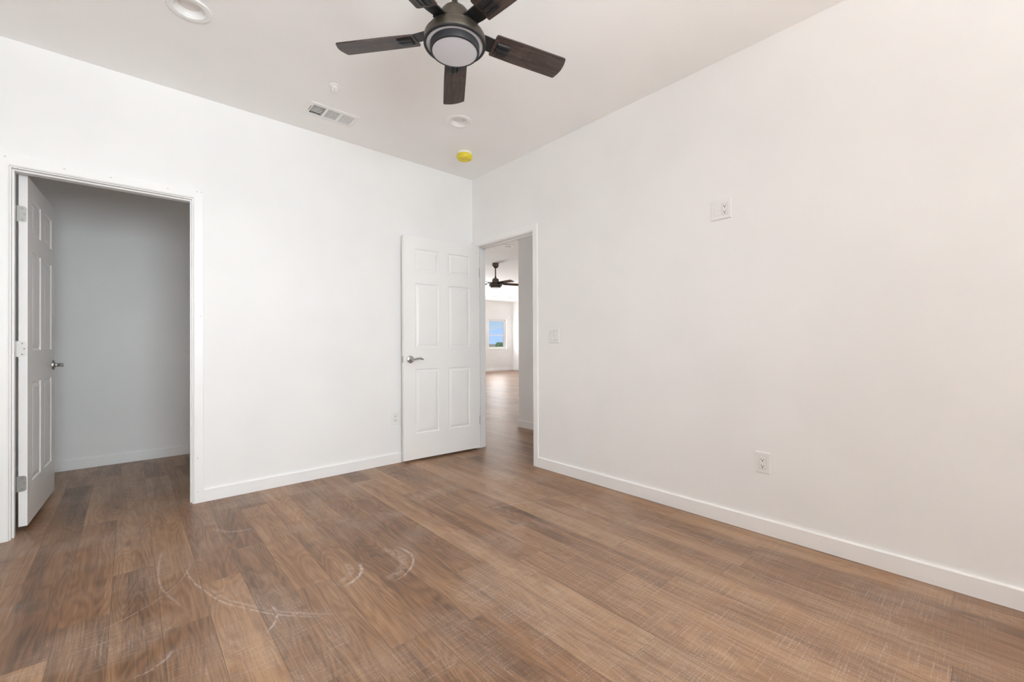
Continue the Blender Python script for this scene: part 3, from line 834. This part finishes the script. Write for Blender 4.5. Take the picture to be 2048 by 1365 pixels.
# ------------------------------------------------------------------ windows
def window(name, x0, x1, z0, z1, yg, label, rail):
    """sash window in a wall facing along y, glass plane at yg"""
    o = tag(empty(name, ((x0 + x1) / 2, yg, z0)), label, 'window', kind='structure')
    hw = (x1 - x0) / 2; h = z1 - z0; f = 0.045

    def fr(bld, a0, a1, c0, c1, t, yy, dp):
        bld.box((a0, yy - dp, c0), (a0 + t, yy + dp, c1)); bld.box((a1 - t, yy - dp, c0), (a1, yy + dp, c1))
        bld.box((a0 + t, yy - dp, c0), (a1 - t, yy + dp, c0 + t)); bld.box((a0 + t, yy - dp, c1 - t), (a1 - t, yy + dp, c1))
    b = MB(); fr(b, -hw, hw, 0, h, f, 0, 0.028); b.build('frame', M['plastic'], o)
    zr = h * rail
    for c0, c1, yy in ((f, zr + 0.018, 0.0), (zr - 0.018, h - f, 0.0)):
        b = MB()
        sgn = 0.012 if c0 == f else -0.012
        fr(b, -hw + f, hw - f, c0, c1, 0.030, sgn, 0.011); s_ = b.build('sash', M['plastic'], o)
        b = MB(); b.box((-hw + f + 0.03, sgn - 0.002, c0 + 0.03), (hw - f - 0.03, sgn + 0.002, c1 - 0.03)); b.build('glass', M['glass'], s_)
    return o


window('window_1', -3.05, -1.55, 0.90, 2.10, YW - 0.10, 'white bedroom window behind the camera', 0.5)
window('window_2', WX0, WX1, WZ0, WZ1, FY + 0.11, 'small white framed window in the far great room with desert view', 0.46)
o = window('added_window_3', 2.8, 5.2, 0.0, 2.08, FY + 0.11, 'made-up white framed patio door in the great room, unseen, added for light', 0.5)  # invented opening out of view, added to light the great room
b = MB(); b.box((WX0 - 0.0, FY - 0.012, WZ0 - 0.016), (WX1, FY + 0.08, WZ0 + 0.004))
tag(b.build('trim_3', M['trim']), 'white sill board under the small far window', 'sill', kind='structure')

# ------------------------------------------------------------------ outside
b = MB(); b.box((-300, FY + 0.6, -0.7), (4200, 4600, -0.25))
tag(b.build('ground_outside', M['ground']), 'tan and green desert ground far beyond the window', 'ground', kind='structure')

# hazy range on the horizon
b = MB(); NX, NY = 60, 7
cx, cy = CAM.x + 0.60 * 3300, CAM.y + 0.80 * 3300
ax, ay = 0.80, -0.60
vs = []
for j in range(NY):
    d = (j - (NY - 1) / 2) / ((NY - 1) / 2)
    for i in range(NX):
        s = (i / (NX - 1) - 0.5) * 2800
        hh = 84 + 20 * math.sin(s / 210.0 + 0.6) + 11 * math.sin(s / 67.0) + 6 * math.sin(s / 29.0 + 1.0)
        hh = max(0.0, hh * (1 - abs(d) ** 1.4) * (1 + 0.12 * math.sin(s / 40.0 + 3 * j)))
        vs.append((cx + ax * s + 0.6 * d * 420, cy + ay * s + 0.8 * d * 420, -0.3 + hh))
b.add(vs, [(j * NX + i, j * NX + i + 1, (j + 1) * NX + i + 1, (j + 1) * NX + i) for j in range(NY - 1) for i in range(NX - 1)])
tag(b.build('horizon_mountains', M['mountain'], None, 50), 'pale blue hazy mountain range beyond the far window', 'mountains')


def shrub_mesh():
    b = MB(); rr = random.Random(3)
    for q in range(9):
        cx_, cy_, cz_ = rr.uniform(-0.6, 0.6), rr.uniform(-0.6, 0.6), rr.uniform(0.25, 0.85)
        r_ = rr.uniform(0.28, 0.5)
        vs = []; fs = []
        for i in range(6):
            th = PI * i / 5
            for k in range(8):
                a = 2 * PI * k / 8; kk = r_ * rr.uniform(0.75, 1.2)
                vs.append((cx_ + kk * math.sin(th) * math.cos(a), cy_ + kk * math.sin(th) * math.sin(a), max(0.0, cz_ + kk * math.cos(th))))
        for i in range(5):
            for k in range(8): fs.append((i * 8 + k, i * 8 + (k + 1) % 8, (i + 1) * 8 + (k + 1) % 8, (i + 1) * 8 + k))
        b.add(vs, fs)
    return b


sh = shrub_mesh().build('desert_shrub', M['shrub'])
rr = random.Random(11)
first = True
for i in range(44):
    D = 95 * (4.0 ** (i / 43.0))
    a = YAW + R(2.0) - R(2.5) * ((i * 0.382 + 0.1) % 1.0)
    ob = sh if first else sh.copy()
    if not first: C.objects.link(ob)
    first = False
    k = rr.uniform(0.45, 0.75)
    ob.location = (CAM.x + D * math.cos(a), CAM.y + D * math.sin(a), -0.26); ob.scale = (k * (1 + 0.02 * i), k * (1 + 0.02 * i), k * (1.5 + 0.045 * i)); ob.rotation_euler = (0, 0, rr.uniform(0, 6.28))
    tag(ob, 'small green desert shrub on the plain beyond the far window', 'shrub', 'desert shrubs beyond the far window')
